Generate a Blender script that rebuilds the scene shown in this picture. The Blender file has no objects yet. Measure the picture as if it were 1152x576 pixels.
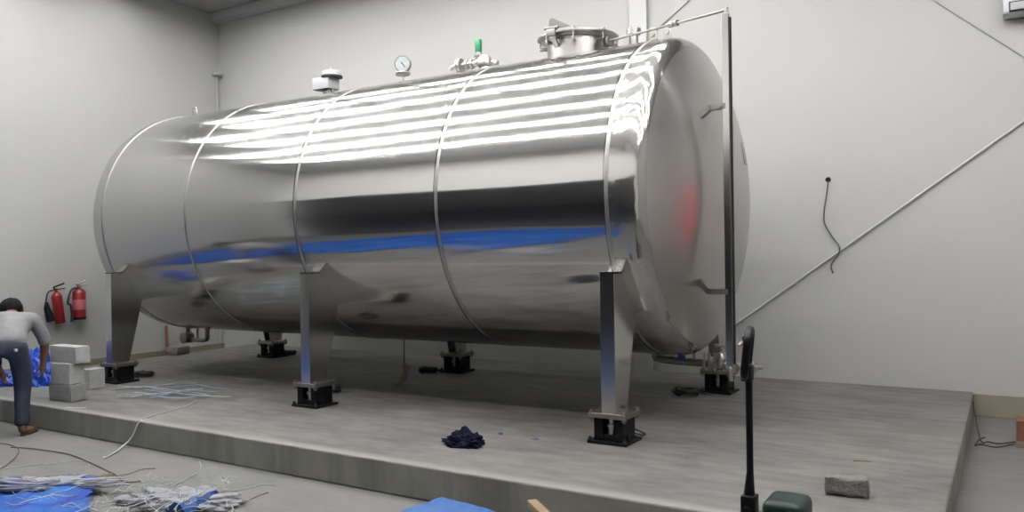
import bpy, bmesh, math, random
from mathutils import Vector, Matrix, noise
random.seed(7)
PI = math.pi
sc = bpy.context.scene
col = sc.collection

# ---------------------------------------------------------------- camera
F, YAW, PITCH, ROLL, CAMH = 901.64, .5532, -.0008, -.0140, 1.6
_c, _s = math.cos(YAW), math.sin(YAW)
_r = Vector((_c, _s, 0)); _f0 = Vector((-_s, _c, 0)); _u0 = Vector((0, 0, 1))
_fw = _f0*math.cos(PITCH) + _u0*math.sin(PITCH)
_u = _u0*math.cos(PITCH) - _f0*math.sin(PITCH)
_R = _r*math.cos(ROLL) + _u*math.sin(ROLL)
_U = _u*math.cos(ROLL) - _r*math.sin(ROLL)
CAM = Vector((0, 0, CAMH))
cd = bpy.data.cameras.new('camera'); co = bpy.data.objects.new('camera', cd); col.objects.link(co)
cd.sensor_width = 36; cd.lens = F/1152*36; cd.clip_start = .02; cd.clip_end = 200
m = Matrix((( _R.x, _U.x, -_fw.x, 0), (_R.y, _U.y, -_fw.y, 0), (_R.z, _U.z, -_fw.z, CAMH), (0, 0, 0, 1)))
co.matrix_world = m
sc.camera = co

def at(px, py, ax, val):
    """measure: where the sight line of a photo point meets the world plane axis=val"""
    d = _R*((px-576)/F) - _U*((py-288)/F) + _fw
    return CAM + d*((val-CAM[ax])/d[ax])

# ---------------------------------------------------------------- materials
def mat(name, c, rough=.6, metal=0., spec=.5, nz=0., nscale=8., bump=0., bscale=40., trans=0., emit=0., coat=0., c2=None, stretch=None, alpha=1., dist=.02, rnz=0.):
    M = bpy.data.materials.new(name); M.use_nodes = True
    nt = M.node_tree; b = nt.nodes['Principled BSDF']
    L = nt.links.new
    b.inputs['Base Color'].default_value = (*c, 1)
    b.inputs['Roughness'].default_value = rough
    b.inputs['Metallic'].default_value = metal
    b.inputs['Specular IOR Level'].default_value = spec
    b.inputs['Coat Weight'].default_value = coat
    b.inputs['Transmission Weight'].default_value = trans
    b.inputs['Alpha'].default_value = alpha
    if emit:
        b.inputs['Emission Color'].default_value = (*c, 1); b.inputs['Emission Strength'].default_value = emit
    tc = nt.nodes.new('ShaderNodeTexCoord'); mp = nt.nodes.new('ShaderNodeMapping')
    L(tc.outputs['Object'], mp.inputs['Vector'])
    if stretch: mp.inputs['Scale'].default_value = stretch
    if nz or c2:
        n = nt.nodes.new('ShaderNodeTexNoise'); n.inputs['Scale'].default_value = nscale; n.inputs['Detail'].default_value = 6
        n.inputs['Roughness'].default_value = .62
        L(mp.outputs[0], n.inputs['Vector'])
        r = nt.nodes.new('ShaderNodeValToRGB')
        a = c2 if c2 else tuple(x*(1-nz) for x in c); d = c if c2 else tuple(min(1, x*(1+nz)) for x in c)
        r.color_ramp.elements[0].color = (*a, 1); r.color_ramp.elements[1].color = (*d, 1)
        r.color_ramp.elements[0].position = .32; r.color_ramp.elements[1].position = .68
        L(n.outputs['Fac'], r.inputs[0]); L(r.outputs[0], b.inputs['Base Color'])
        if rnz:
            mr = nt.nodes.new('ShaderNodeMapRange'); mr.inputs[3].default_value = rough-rnz; mr.inputs[4].default_value = rough+rnz
            L(n.outputs['Fac'], mr.inputs[0]); L(mr.outputs[0], b.inputs['Roughness'])
    if bump:
        n2 = nt.nodes.new('ShaderNodeTexNoise'); n2.inputs['Scale'].default_value = bscale; n2.inputs['Detail'].default_value = 5
        L(mp.outputs[0], n2.inputs['Vector'])
        bp = nt.nodes.new('ShaderNodeBump'); bp.inputs['Strength'].default_value = bump; bp.inputs['Distance'].default_value = dist
        L(n2.outputs['Fac'], bp.inputs['Height']); L(bp.outputs[0], b.inputs['Normal'])
    return M

def steel(name, c, rough, aniso=0., lobe2=None, lowbump=0., lowscale=(.25, 2.2, 2.2), dist=.05, fine=0., radial=False):
    M = bpy.data.materials.new(name); M.use_nodes = True
    nt = M.node_tree; b = nt.nodes['Principled BSDF']; L = nt.links.new
    b.inputs['Base Color'].default_value = (*c, 1); b.inputs['Metallic'].default_value = 1; b.inputs['Roughness'].default_value = rough
    tc = nt.nodes.new('ShaderNodeTexCoord')
    nrm = None
    if lowbump:
        mp = nt.nodes.new('ShaderNodeMapping'); mp.inputs['Scale'].default_value = lowscale
        L(tc.outputs['Object'], mp.inputs[0])
        n = nt.nodes.new('ShaderNodeTexNoise'); n.inputs['Scale'].default_value = 1; n.inputs['Detail'].default_value = 2; n.inputs['Roughness'].default_value = .4
        L(mp.outputs[0], n.inputs['Vector'])
        bp = nt.nodes.new('ShaderNodeBump'); bp.inputs['Strength'].default_value = lowbump; bp.inputs['Distance'].default_value = dist
        L(n.outputs['Fac'], bp.inputs['Height']); L(bp.outputs[0], b.inputs['Normal'])
    if fine:   # brushing lines running round the shell vary the gloss
        mp2 = nt.nodes.new('ShaderNodeMapping'); mp2.inputs['Scale'].default_value = (26, .9, .9)
        L(tc.outputs['Object'], mp2.inputs[0])
        n2 = nt.nodes.new('ShaderNodeTexNoise'); n2.inputs['Scale'].default_value = 1; n2.inputs['Detail'].default_value = 5
        L(mp2.outputs[0], n2.inputs['Vector'])
        mr = nt.nodes.new('ShaderNodeMapRange'); mr.inputs[1].default_value = .3; mr.inputs[2].default_value = .7
        mr.inputs[3].default_value = rough*(1-fine); mr.inputs[4].default_value = rough*(1+fine)
        L(n2.outputs['Fac'], mr.inputs[0]); L(mr.outputs[0], b.inputs['Roughness'])
    if aniso:
        b.inputs['Anisotropic'].default_value = aniso
        if radial:
            tg = nt.nodes.new('ShaderNodeTangent'); tg.direction_type = 'RADIAL'; tg.axis = 'X'
            L(tg.outputs[0], b.inputs['Tangent']); b.inputs['Anisotropic Rotation'].default_value = .25
    if lobe2:   # the brushed finish scatters part of the light in a wide lobe
        g = nt.nodes.new('ShaderNodeBsdfPrincipled'); g.inputs['Base Color'].default_value = (*c, 1); g.inputs['Metallic'].default_value = 1; g.inputs['Roughness'].default_value = lobe2[0]
        mx = nt.nodes.new('ShaderNodeMixShader'); mx.inputs[0].default_value = lobe2[1]
        L(b.outputs[0], mx.inputs[1]); L(g.outputs[0], mx.inputs[2]); L(mx.outputs[0], nt.nodes['Material Output'].inputs['Surface'])
    return M

M = {}
M['wall'] = mat('painted_plaster', (.40, .398, .387), .75, nz=.012, nscale=1.4, bump=.05, bscale=60)
M['ceiling'] = mat('ceiling_paint', (.33, .325, .315), .8)
M['skirt'] = mat('beige_skirting', (.20, .18, .135), .55, nz=.06, nscale=3)
M['trim'] = mat('white_trim', (.43, .43, .425), .5)
M['steel'] = steel('brushed_steel_shell', (.53, .527, .516), .10, aniso=.95, lowbump=.16, lowscale=(.45, 2.4, 2.4), dist=.028, fine=.10, radial=True, lobe2=(.40, .105))
M['head_steel'] = steel('satin_steel_head', (.53, .522, .505), .24, lobe2=(.45, .35), lowbump=.10, lowscale=(1.6, 1.3, 1.3), dist=.04)
M['flange_steel'] = steel('dented_steel_flange', (.50, .496, .484), .11, lobe2=(.40, .20), lowbump=.5, lowscale=(7, 5, 5), dist=.022)
M['weld'] = steel('weld_band_steel', (.42, .415, .40), .36)
M['leg_steel'] = steel('leg_steel', (.56, .55, .53), .2, lowbump=.1, lowscale=(3, 3, 1), dist=.02)
M['fit_steel'] = steel('fitting_steel', (.47, .455, .43), .28)
M['dull_steel'] = steel('dull_steel', (.26, .25, .235), .42)
M['dark_rubber'] = mat('dark_rubber', (.012, .012, .014), .6)
M['black_paint'] = mat('black_paint', (.005, .005, .007), .45, spec=.16, nz=.2, nscale=12)
M['black_cable'] = mat('black_cable', (.012, .012, .012), .55)
M['white_plastic'] = mat('white_plastic', (.47, .48, .50), .35)
M['grey_plastic'] = mat('grey_plastic', (.33, .335, .34), .4)
M['green_plastic'] = mat('green_plastic', (.01, .20, .075), .4)
M['dial'] = mat('gauge_dial', (.42, .44, .45), .25, nz=.12, nscale=30)
M['red_paint'] = mat('red_paint', (.19, .007, .013), .35, coat=.15)
M['red_label'] = mat('extinguisher_label', (.42, .12, .13), .5)
M['red_strip'] = mat('red_indicator', (.75, .02, .06), .4)
M['lamp'] = mat('lamp_diffuser', (1., .993, .982), .5, emit=54.)
M['lamp_strong'] = mat('lamp_diffuser_strong', (1., .993, .982), .5, emit=29.)
M['lamp_front'] = mat('lamp_diffuser_front', (1., .993, .982), .5, emit=112.)
M['lamp_body'] = mat('lamp_body_white', (.75, .75, .74), .5)
M['asphalt'] = mat('yard_asphalt', (.03, .03, .032), .9, nz=.2, nscale=5)
M['block_white'] = mat('aerated_block', (.35, .35, .345), .9, nz=.10, nscale=14, bump=.5, bscale=60, dist=.01)
M['block_grey'] = mat('concrete_block', (.21, .21, .205), .9, nz=.16, nscale=11, bump=.6, bscale=50, dist=.01)
M['brick_grey'] = mat('broken_block', (.15, .143, .134), .92, nz=.2, nscale=16, bump=.8, bscale=45, dist=.015)
M['brick_red'] = mat('red_brick', (.13, .048, .03), .9, nz=.2, nscale=20, bump=.4, bscale=60, dist=.01)
M['blue_tarp'] = mat('blue_tarpaulin', (.014, .11, .38), .6, spec=.25, c2=(.004, .016, .17), nscale=2.2, bump=.35, bscale=11, dist=.02)
M['blue_cover'] = mat('blue_cover', (.032, .095, .27), .5, nz=.15, nscale=9, bump=.25, bscale=25, dist=.01)
M['blue_bag'] = mat('blue_bag', (.010, .07, .42), .33, c2=(.003, .02, .22), nscale=5, bump=.4, bscale=14, dist=.03)
M['clear_film'] = mat('clear_plastic_film', (.44, .44, .48), .28, nz=.15, nscale=9, bump=.6, bscale=14, dist=.03, alpha=.6)
M['strip_pale'] = mat('pale_plastic_strip', (.38, .41, .395), .4)
M['strip_blue'] = mat('pale_blue_strip', (.22, .30, .38), .4)
M['brown_cloth'] = mat('brown_cloth', (.16, .125, .09), .9, nz=.3, nscale=25)
M['brown_cord'] = mat('brown_cord', (.12, .095, .08), .8)
M['scrap'] = mat('blue_scrap', (.07, .11, .17), .6)
M['navy_cloth'] = mat('navy_cloth', (.005, .0055, .016), .95, spec=.08, nz=.2, nscale=30, bump=.3, bscale=90, dist=.01)
M['timber'] = mat('timber', (.22, .155, .09), .75, nz=.2, nscale=9, stretch=(1, 8, 8))
M['stake'] = mat('reddish_stake', (.20, .075, .055), .7, nz=.2, nscale=10)
M['jack_green'] = mat('dark_green_paint', (.006, .018, .016), .4, spec=.3, nz=.15, nscale=20)
M['skin'] = mat('skin', (.12, .060, .038), .55)
M['hair'] = mat('black_hair', (.004, .004, .004), .7, spec=.12, bump=.5, bscale=120, dist=.01)
M['shirt'] = mat('grey_shirt', (.165, .168, .175), .85, nz=.08, nscale=14, bump=.35, bscale=13, dist=.02)
M['jeans'] = mat('navy_jeans', (.011, .014, .032), .85, nz=.3, nscale=9, bump=.3, bscale=16, dist=.02)
M['sandal'] = mat('dark_sandal', (.03, .02, .018), .7)
M['rope'] = mat('fibre_rope', (.20, .16, .11), .9)
M['eye'] = mat('eye_white', (.7, .7, .68), .3)

def concrete(name, base, dark, streak, edge=False):
    m_ = bpy.data.materials.new(name); m_.use_nodes = True
    nt = m_.node_tree; b = nt.nodes['Principled BSDF']; L = nt.links.new
    tc = nt.nodes.new('ShaderNodeTexCoord')
    def nz(scale, vec, det=7, rough=.65):
        mp = nt.nodes.new('ShaderNodeMapping'); mp.inputs['Scale'].default_value = vec; L(tc.outputs['Object'], mp.inputs[0])
        n = nt.nodes.new('ShaderNodeTexNoise'); n.inputs['Scale'].default_value = scale; n.inputs['Detail'].default_value = det; n.inputs['Roughness'].default_value = rough
        L(mp.outputs[0], n.inputs['Vector']); return n
    n1 = nz(1., (1.0, 1.6, 1)); n2 = nz(3.2, (1, 3, 1)); n3 = nz(40, (1, 1, 1), 3)
    mx = nt.nodes.new('ShaderNodeMath'); mx.operation = 'MULTIPLY_ADD'; mx.inputs[1].default_value = .5
    L(n2.outputs['Fac'], mx.inputs[0])
    m2 = nt.nodes.new('ShaderNodeMath'); m2.operation = 'MULTIPLY'; m2.inputs[1].default_value = .5
    L(n1.outputs['Fac'], m2.inputs[0]); L(m2.outputs[0], mx.inputs[2])
    r = nt.nodes.new('ShaderNodeValToRGB'); r.color_ramp.elements[0].position = .36; r.color_ramp.elements[1].position = .62
    r.color_ramp.elements[0].color = (*dark, 1); r.color_ramp.elements[1].color = (*base, 1)
    L(mx.outputs[0], r.inputs[0])
    out = r.outputs[0]
    if streak:     # vertical water stains on the sides of the slab
        n4 = nz(1.3, (1.5, 1.5, .12), 5, .7)
        r4 = nt.nodes.new('ShaderNodeValToRGB'); r4.color_ramp.elements[0].position = .36; r4.color_ramp.elements[1].position = .52
        r4.color_ramp.elements[0].color = (streak, streak, streak, 1); r4.color_ramp.elements[1].color = (1, 1, 1, 1)
        L(n4.outputs['Fac'], r4.inputs[0])
        mm = nt.nodes.new('ShaderNodeMix'); mm.data_type = 'RGBA'; mm.blend_type = 'MULTIPLY'; mm.inputs[0].default_value = 1
        L(out, mm.inputs[6]); L(r4.outputs[0], mm.inputs[7]); out = mm.outputs[2]
    if edge:       # worn paler arris along the front of the slab
        sx = nt.nodes.new('ShaderNodeSeparateXYZ'); L(tc.outputs['Object'], sx.inputs[0])
        ad = nt.nodes.new('ShaderNodeMath'); ad.operation = 'MULTIPLY_ADD'; ad.inputs[1].default_value = .10; L(n2.outputs['Fac'], ad.inputs[0]); L(sx.outputs['Y'], ad.inputs[2])
        me_ = nt.nodes.new('ShaderNodeMapRange'); me_.inputs[1].default_value = 4.15+.10; me_.inputs[2].default_value = 4.15+.17; me_.inputs[3].default_value = .75; me_.inputs[4].default_value = 0
        L(ad.outputs[0], me_.inputs[0])
        mm = nt.nodes.new('ShaderNodeMix'); mm.data_type = 'RGBA'; L(me_.outputs[0], mm.inputs[0]); L(out, mm.inputs[6]); mm.inputs[7].default_value = (.225, .218, .206, 1); out = mm.outputs[2]
    L(out, b.inputs['Base Color'])
    b.inputs['Roughness'].default_value = .62
    bp = nt.nodes.new('ShaderNodeBump'); bp.inputs['Strength'].default_value = .15; bp.inputs['Distance'].default_value = .01
    L(n3.outputs['Fac'], bp.inputs['Height']); L(bp.outputs[0], b.inputs['Normal'])
    return m_
M['floor'] = concrete('floor_screed', (.142, .139, .132), (.10, .098, .094), 0)
M['plinth'] = concrete('plinth_concrete', (.168, .162, .153), (.066, .064, .060), 0, True)
M['plinth_side'] = concrete('plinth_side_concrete', (.25, .245, .222), (.185, .18, .162), .7)

# ---------------------------------------------------------------- mesh helpers
def NB(): return bmesh.new()

def add_box(bm, lo, hi, bev=0., rot=None, pivot=None, seg=2):
    lo, hi = Vector(lo), Vector(hi); c = (lo+hi)/2; s = hi-lo
    t = bmesh.new(); bmesh.ops.create_cube(t, size=1)
    for v in t.verts: v.co = Vector((v.co.x*s.x, v.co.y*s.y, v.co.z*s.z))
    if bev: bmesh.ops.bevel(t, geom=list(t.edges), offset=bev, segments=seg, profile=.5, affect='EDGES')
    for v in t.verts:
        if rot is not None and pivot is None: v.co = rot @ v.co
        v.co += c
        if rot is not None and pivot is not None: v.co = rot @ (v.co-Vector(pivot)) + Vector(pivot)
    merge(bm, t)

def merge(bm, t):
    me = bpy.data.meshes.new('tmp'); t.to_mesh(me); t.free(); bm.from_mesh(me); bpy.data.meshes.remove(me)

def frame(d):
    d = d.normalized(); a = Vector((0, 0, 1)) if abs(d.z) < .9 else Vector((1, 0, 0))
    x = d.cross(a).normalized(); return x, d.cross(x).normalized()

def add_tube(bm, pts, r, seg=10, cap=True, closed=False):
    pts = [Vector(p) for p in pts]; n = len(pts); rings = []
    rr = r if isinstance(r, (list, tuple)) else [r]*n
    x = None
    for i, p in enumerate(pts):
        if closed: d = pts[(i+1) % n]-pts[i-1]
        else: d = pts[min(i+1, n-1)]-pts[max(i-1, 0)]
        if d.length < 1e-9: d = Vector((0, 0, 1))
        d.normalize()
        if x is None: x, y = frame(d)
        else:
            x = (x-d*x.dot(d))
            if x.length < 1e-6: x, y = frame(d)
            x.normalize(); y = d.cross(x)
        rings.append([bm.verts.new(p+(x*math.cos(2*PI*k/seg)+y*math.sin(2*PI*k/seg))*rr[i]) for k in range(seg)])
    for i in range(n if closed else n-1):
        A, B = rings[i], rings[(i+1) % n]
        for k in range(seg): bm.faces.new((A[k], A[(k+1) % seg], B[(k+1) % seg], B[k]))
    if cap and not closed:
        bm.faces.new(list(reversed(rings[0]))); bm.faces.new(rings[-1])

def add_lathe(bm, prof, o, axis, seg=32, cap=True):
    """prof: (distance along axis, radius)"""
    o = Vector(o); d = Vector(axis).normalized(); x, y = frame(d); rings = []
    for (a, r) in prof:
        if r < 1e-6: rings.append([bm.verts.new(o+d*a)])
        else: rings.append([bm.verts.new(o+d*a+(x*math.cos(2*PI*k/seg)+y*math.sin(2*PI*k/seg))*r) for k in range(seg)])
    for A, B in zip(rings[:-1], rings[1:]):
        for k in range(seg):
            k2 = (k+1) % seg
            if len(A) == 1 and len(B) == 1: continue
            if len(A) == 1: bm.faces.new((A[0], B[k2], B[k]))
            elif len(B) == 1: bm.faces.new((A[k], A[k2], B[0]))
            else: bm.faces.new((A[k], A[k2], B[k2], B[k]))
    if cap:
        if len(rings[0]) > 1: bm.faces.new(list(reversed(rings[0])))
        if len(rings[-1]) > 1: bm.faces.new(rings[-1])

def add_prism(bm, poly, off):
    off = Vector(off); a = [bm.verts.new(Vector(p)) for p in poly]; b = [bm.verts.new(Vector(p)+off) for p in poly]
    n = len(a); bm.faces.new(list(reversed(a))); bm.faces.new(b)
    for i in range(n): bm.faces.new((a[i], a[(i+1) % n], b[(i+1) % n], b[i]))

def smooth_pts(pts, n=6):
    pts = [Vector(p) for p in pts]; out = []
    for i in range(len(pts)-1):
        p0 = pts[max(i-1, 0)]; p1 = pts[i]; p2 = pts[i+1]; p3 = pts[min(i+2, len(pts)-1)]
        for k in range(n):
            t = k/n
            out.append(.5*((2*p1)+(p2-p0)*t+(2*p0-5*p1+4*p2-p3)*t*t+(3*p1-p0-3*p2+p3)*t**3))
    out.append(pts[-1]); return out

def worldpos(o):
    v = Vector((0, 0, 0))
    while o is not None: v += o.location; o = o.parent
    return v

def obj(name, bm, material, parent=None, loc=None, smooth=True, angle=40, kind=None, label=None):
    """link a bmesh given in world coordinates as ONE object; loc = its base point"""
    base = worldpos(parent) if parent is not None else Vector((0, 0, 0))
    L_ = Vector(loc) if loc is not None else base
    bmesh.ops.recalc_face_normals(bm, faces=bm.faces)
    for v in bm.verts: v.co -= L_
    me = bpy.data.meshes.new(name); bm.to_mesh(me); bm.free()
    mats = material if isinstance(material, list) else [material]
    for q in mats: me.materials.append(q)
    if smooth:
        for p in me.polygons: p.use_smooth = True
        me.set_sharp_from_angle(angle=math.radians(angle))
    o = bpy.data.objects.new(name, me); col.objects.link(o)
    o.location = L_-base
    if parent is not None: o.parent = parent
    if kind: o['kind'] = kind
    if label: o['label'] = label
    return o

def tag(o, label, cat, group=None, kind=None):
    o['label'] = label; o['category'] = cat
    if group: o['group'] = group
    if kind: o['kind'] = kind
    return o

def thing(name, loc, label, cat, group=None):
    o = bpy.data.objects.new(name, None); col.objects.link(o); o.location = Vector(loc); o.empty_display_size = .1
    return tag(o, label, cat, group)

def struct(name, bm, material, **k):
    return obj(name, bm, material, kind='structure', smooth=False, **k)

def copy_tree(o, parent=None):
    c = o.copy(); col.objects.link(c)
    if parent is not None: c.parent = parent
    for ch in list(o.children): copy_tree(ch, c)
    return c

# ---------------------------------------------------------------- the room
XL, XR, YB, YF, ZC, PZ = -11.2, 4.2, 8.885, .6, 5.69, .225
PX0, PX1, PY0 = -10.35, -.29, 4.15
b = NB(); add_box(b, (XL-.3, YF-.3, -.3), (XR+.3, YB+.3, 0)); struct('floor', b, M['floor'])
b = NB(); add_box(b, (-30, -25, -.4), (20, YF-.3, -.02)); struct('ground', b, M['asphalt'])
b = NB(); add_box(b, (XL-.3, YF-.3, ZC), (XR+.3, YB+.3, ZC+.3)); struct('ceiling', b, M['ceiling'])
b = NB(); add_box(b, (XL-.3, YF-.3, 0), (XL, YB+.3, ZC)); struct('wall_left', b, M['wall'])
b = NB(); add_box(b, (XR, YF-.3, 0), (XR+.3, YB+.3, ZC)); struct('wall_right', b, M['wall'])
b = NB(); add_box(b, (XL, YB, 0), (XR, YB+.3, ZC)); struct('wall_back', b, M['wall'])
# front wall with the wide opening the picture is taken from
DX0, DX1, DZ = -11.0, 2.2, 3.12
b = NB()
add_box(b, (XL, YF-.3, 0), (DX0, YF, ZC)); add_box(b, (DX1, YF-.3, 0), (XR, YF, ZC)); add_box(b, (DX0, YF-.3, DZ), (DX1, YF, ZC))
struct('wall_front', b, mat('brightened_front_wall', (.74, .73, .705), .75))  # light put into the colour: paler than other walls, brighter in the shell
# flat vertical trunking on the back wall behind the tank head
ca, cb = at(708, 20, 1, YB-.07).x, at(727, 20, 1, YB-.07).x
b = NB(); add_box(b, (ca, YB-.07, PZ), (cb, YB, ZC-.14), .004); struct('trim_1', b, M['trim'])
# ceiling bulkhead that shows at the top left corner
b = NB(); add_box(b, (XL, YB-.16, ZC-.14), (XR, YB, ZC)); struct('trim_2', b, M['trim'])
# skirtings
b = NB(); add_box(b, (XL, YF, 0), (XL+.025, YB, .2), .004); struct('baseboard_left', b, M['skirt'])
b = NB(); add_box(b, (PX1, YB-.025, 0), (XR, YB, .21), .004); struct('baseboard_back', b, M['skirt'])
# concrete plinth: sides and a trowelled top
b = NB(); add_box(b, (PX0, PY0, 0), (PX1, YB, PZ), .012)
bmesh.ops.recalc_face_normals(b, faces=b.faces)
for f in b.faces: f.material_index = 0 if f.normal.z > .5 else 1
pl = struct('plinth', b, [M['plinth'], M['plinth_side']])
pl['label'] = 'long grey concrete plinth carrying the steel tank'

# ceiling lights: rows of recessed linear fittings
lamp0 = None
rows = [7.65, 6.85, 6.05, 5.25, 4.45, 3.65, 2.65]
def make_lamp(mt_):
    r = thing('ceiling_light', (0, 0, ZC-.13), 'white linear ceiling light in the rows above the steel tank', 'ceiling light', 'ceiling lights in rows')
    W, Lx, H = .13, .74, .13
    b = NB()
    for s in (-1, 1):
        add_box(b, (-Lx, s*W-.01 if s > 0 else -W-.01, ZC-H), (Lx, s*W+.01, ZC))
        add_box(b, (s*Lx-.01, -W, ZC-H), (s*Lx+.01, W, ZC))
    add_box(b, (-Lx, -W, ZC-.03), (Lx, W, ZC-.001))
    obj('housing', b, M['lamp_body'], r, smooth=False)
    b = NB(); add_box(b, (-Lx+.03, -.03, ZC-.124), (Lx-.03, .03, ZC-.096), .008)
    obj('lamp_tube', b, mt_, r)
    return r
protos = {}
for i, y in enumerate(rows):
    key = 'lamp_strong' if i < 2 else 'lamp_front' if i == 6 else 'lamp'
    x = -10.1 if i % 2 else -9.3
    while x < (-1.4 if i < 2 else 3.4):
        if key not in protos: o = protos[key] = make_lamp(M[key])
        else: o = copy_tree(protos[key])
        o.location = (x, y, ZC-.13); x += 1.6

# ---------------------------------------------------------------- the tank
TY, TZ, TR = 6.6, 2.069, 1.332
XA, XB, XC, XD, XE = -8.69, -7.22, -5.61, -3.98, -2.45
tank = thing('storage_tank', ((XA+XE)/2, TY, .45), 'huge horizontal cylindrical stainless steel tank standing on six legs', 'tank')
TX = Vector((1, 0, 0))
b = NB(); add_lathe(b, [(x-XA, TR) for x in (XA, XB, XC, XD, XE)], (XA, TY, TZ), TX, 220, cap=False)
obj('shell', b, M['steel'], tank)

def head_profile(L, kr, cr):
    pts = []
    c = (L, TR-kr); a = math.asin((TR-kr)/(cr-kr))
    for k in range(15):
        t = PI/2-(PI/2-a)*k/14; pts.append((c[0]+kr*math.cos(t), c[1]+kr*math.sin(t)))
    xc = c[0]-(cr-kr)*math.cos(a)
    for k in range(1, 33):
        t = a*(1-k/32); pts.append((xc+cr*math.cos(t), cr*math.sin(t) if k < 32 else 0))
    return pts
HL, HK, HC = .12, .17, 2.7
for nm, x0, s in (('far', XA, -1), ('near', XE, 1)):
    b = NB(); hp = head_profile(HL, HK, HC); add_lathe(b, [(0, TR), (HL*.5, TR)]+hp[:15], (x0, TY, TZ), TX*s, 220, cap=False)
    fl = obj('head_flange', b, M['flange_steel'], tank)
    b = NB(); add_lathe(b, hp[14:], (x0, TY, TZ), TX*s, 220, cap=False)
    obj('dished_head', b, M['head_steel'], tank)
# weld cover bands round the joints, thin doubler bands beside them
def ring(x, w, h, seg=180):
    b = NB()
    add_lathe(b, [(-w, TR-.004)]+[(-w*math.cos(PI*k/8), TR+h*math.sin(PI*k/8)) for k in range(1, 8)]+[(w, TR-.004)], (x, TY, TZ), TX, seg, cap=False)
    return b
for x in (XA, XB, XC, XD, XE):
    obj('weld_band', ring(x, .016, .007), M['weld'], tank)
for x in (XC-.12, XD-.11, XE-.15):
    b = NB(); x1 = {0: XC, 1: XD, 2: XE}[[XC-.12, XD-.11, XE-.15].index(x)]-.024
    add_lathe(b, [(0, TR-.002), (.001, TR+.004), (x1-x, TR+.004)], (x, TY, TZ), TX, 220, cap=False)
    obj('doubler_band', b, M['steel'], tank)

# legs
def leg_bm(x, s):
    """s=-1: leg at the camera side of the tank, +1: at the wall side"""
    yo = TY+s*TR            # outer face
    def Y(a): return yo-s*a   # distance inward
    b = NB()
    y0, y1 = sorted((Y(0), Y(.012)))
    add_box(b, (x-.056, y0, .45), (x+.056, y1, 1.47), .002)
    arc = []
    for k in range(9):
        a = math.radians(44-(44-26.7)*k/8)   # angle below horizontal on the shell
        arc.append((TR*.998*math.cos(a), TZ-TR*.998*math.sin(a)))
    poly = [(.010, .45), (.205, .45)]+[(TR-c, z) for c, z in arc]+[(.010, 1.47)]
    for xx in (x-.056, x+.046):
        add_prism(b, [(xx, Y(a), z) for a, z in poly], (.010, 0, 0))
    # sloping cap from the plate top to the shell
    add_prism(b, [(x-.056, Y(0), 1.458), (x-.056, Y(0), 1.47), (x-.056, Y(arc_gap), 1.47), (x-.056, Y(arc_gap), 1.458)], (.112, 0, 0))
    return b
arc_gap = TR-math.sqrt(TR*TR-(TZ-1.465)**2)+.01
FRONT = [-8.585, -5.505, -2.455]; BACK = [-8.80, -5.62, -2.44]
for x in FRONT: obj('leg', leg_bm(x, -1), M['leg_steel'], tank, smooth=False)
for x in BACK: obj('leg', leg_bm(x, 1), M['leg_steel'], tank, smooth=False)

def surf_z(y): return TZ+math.sqrt(max(0, TR*TR-(y-TY)**2))
ZT = TZ+TR
def lug(x, y, w0, w1, h, th=.02):
    b = NB(); z = surf_z(y)
    add_prism(b, [(x-w0, y-th/2, z-.01), (x+w0, y-th/2, z-.01), (x+w1, y-th/2, z+h), (x-w1, y-th/2, z+h)], (0, th, 0))
    bmesh.ops.bevel(b, geom=list(b.edges), offset=.004, segments=1, affect='EDGES')
    add_tube(b, [(x, y-th/2-.012, z+h*.62), (x, y+th/2+.012, z+h*.62)], .022, 14)
    return b
obj('lifting_lug', lug(-8.81, TY, .07, .038, .15), M['fit_steel'], tank)
for x in (-2.60, -2.47): obj('lifting_lug', lug(x, TY, .042, .028, .17), M['fit_steel'], tank)

# level transmitter (white box with rounded lid)
TXX = -6.485
b = NB(); add_box(b, (TXX-.15, TY-.09, 3.49), (TXX+.10, TY+.09, 3.625), .012)
tr = obj('transmitter_box', b, M['white_plastic'], tank)
b = NB(); add_lathe(b, [(0, .10), (.05, .105), (.062, .10), (.066, .0)], (TXX+.07, TY, 3.628), (0, 0, 1), 28)
obj('transmitter_lid', b, M['white_plastic'], tr)
b = NB(); add_lathe(b, [(0, .118), (.018, .118)], (TXX+.07, TY, 3.618), (0, 0, 1), 28); obj('gasket', b, M['dark_rubber'], tr)
b = NB(); add_tube(b, [(TXX+.02, TY, 3.39), (TXX+.02, TY, 3.49)], .022, 12); add_lathe(b, [(0, .045), (.03, .045)], (TXX+.02, TY, 3.44), (0, 0, 1), 16)
add_tube(b, [(TXX-.05, TY, 3.45), (TXX-.05, TY, 3.49)], .016, 10); add_tube(b, [(TXX+.08, TY, 3.455), (TXX+.08, TY, 3.49)], .016, 10)
obj('cable_gland', b, M['dull_steel'], tr)
b = NB(); add_tube(b, [(TXX+.05, TY, 3.69), (TXX+.05, TY, 3.735)], .008, 8); obj('aerial', b, M['white_plastic'], tr)

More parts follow.
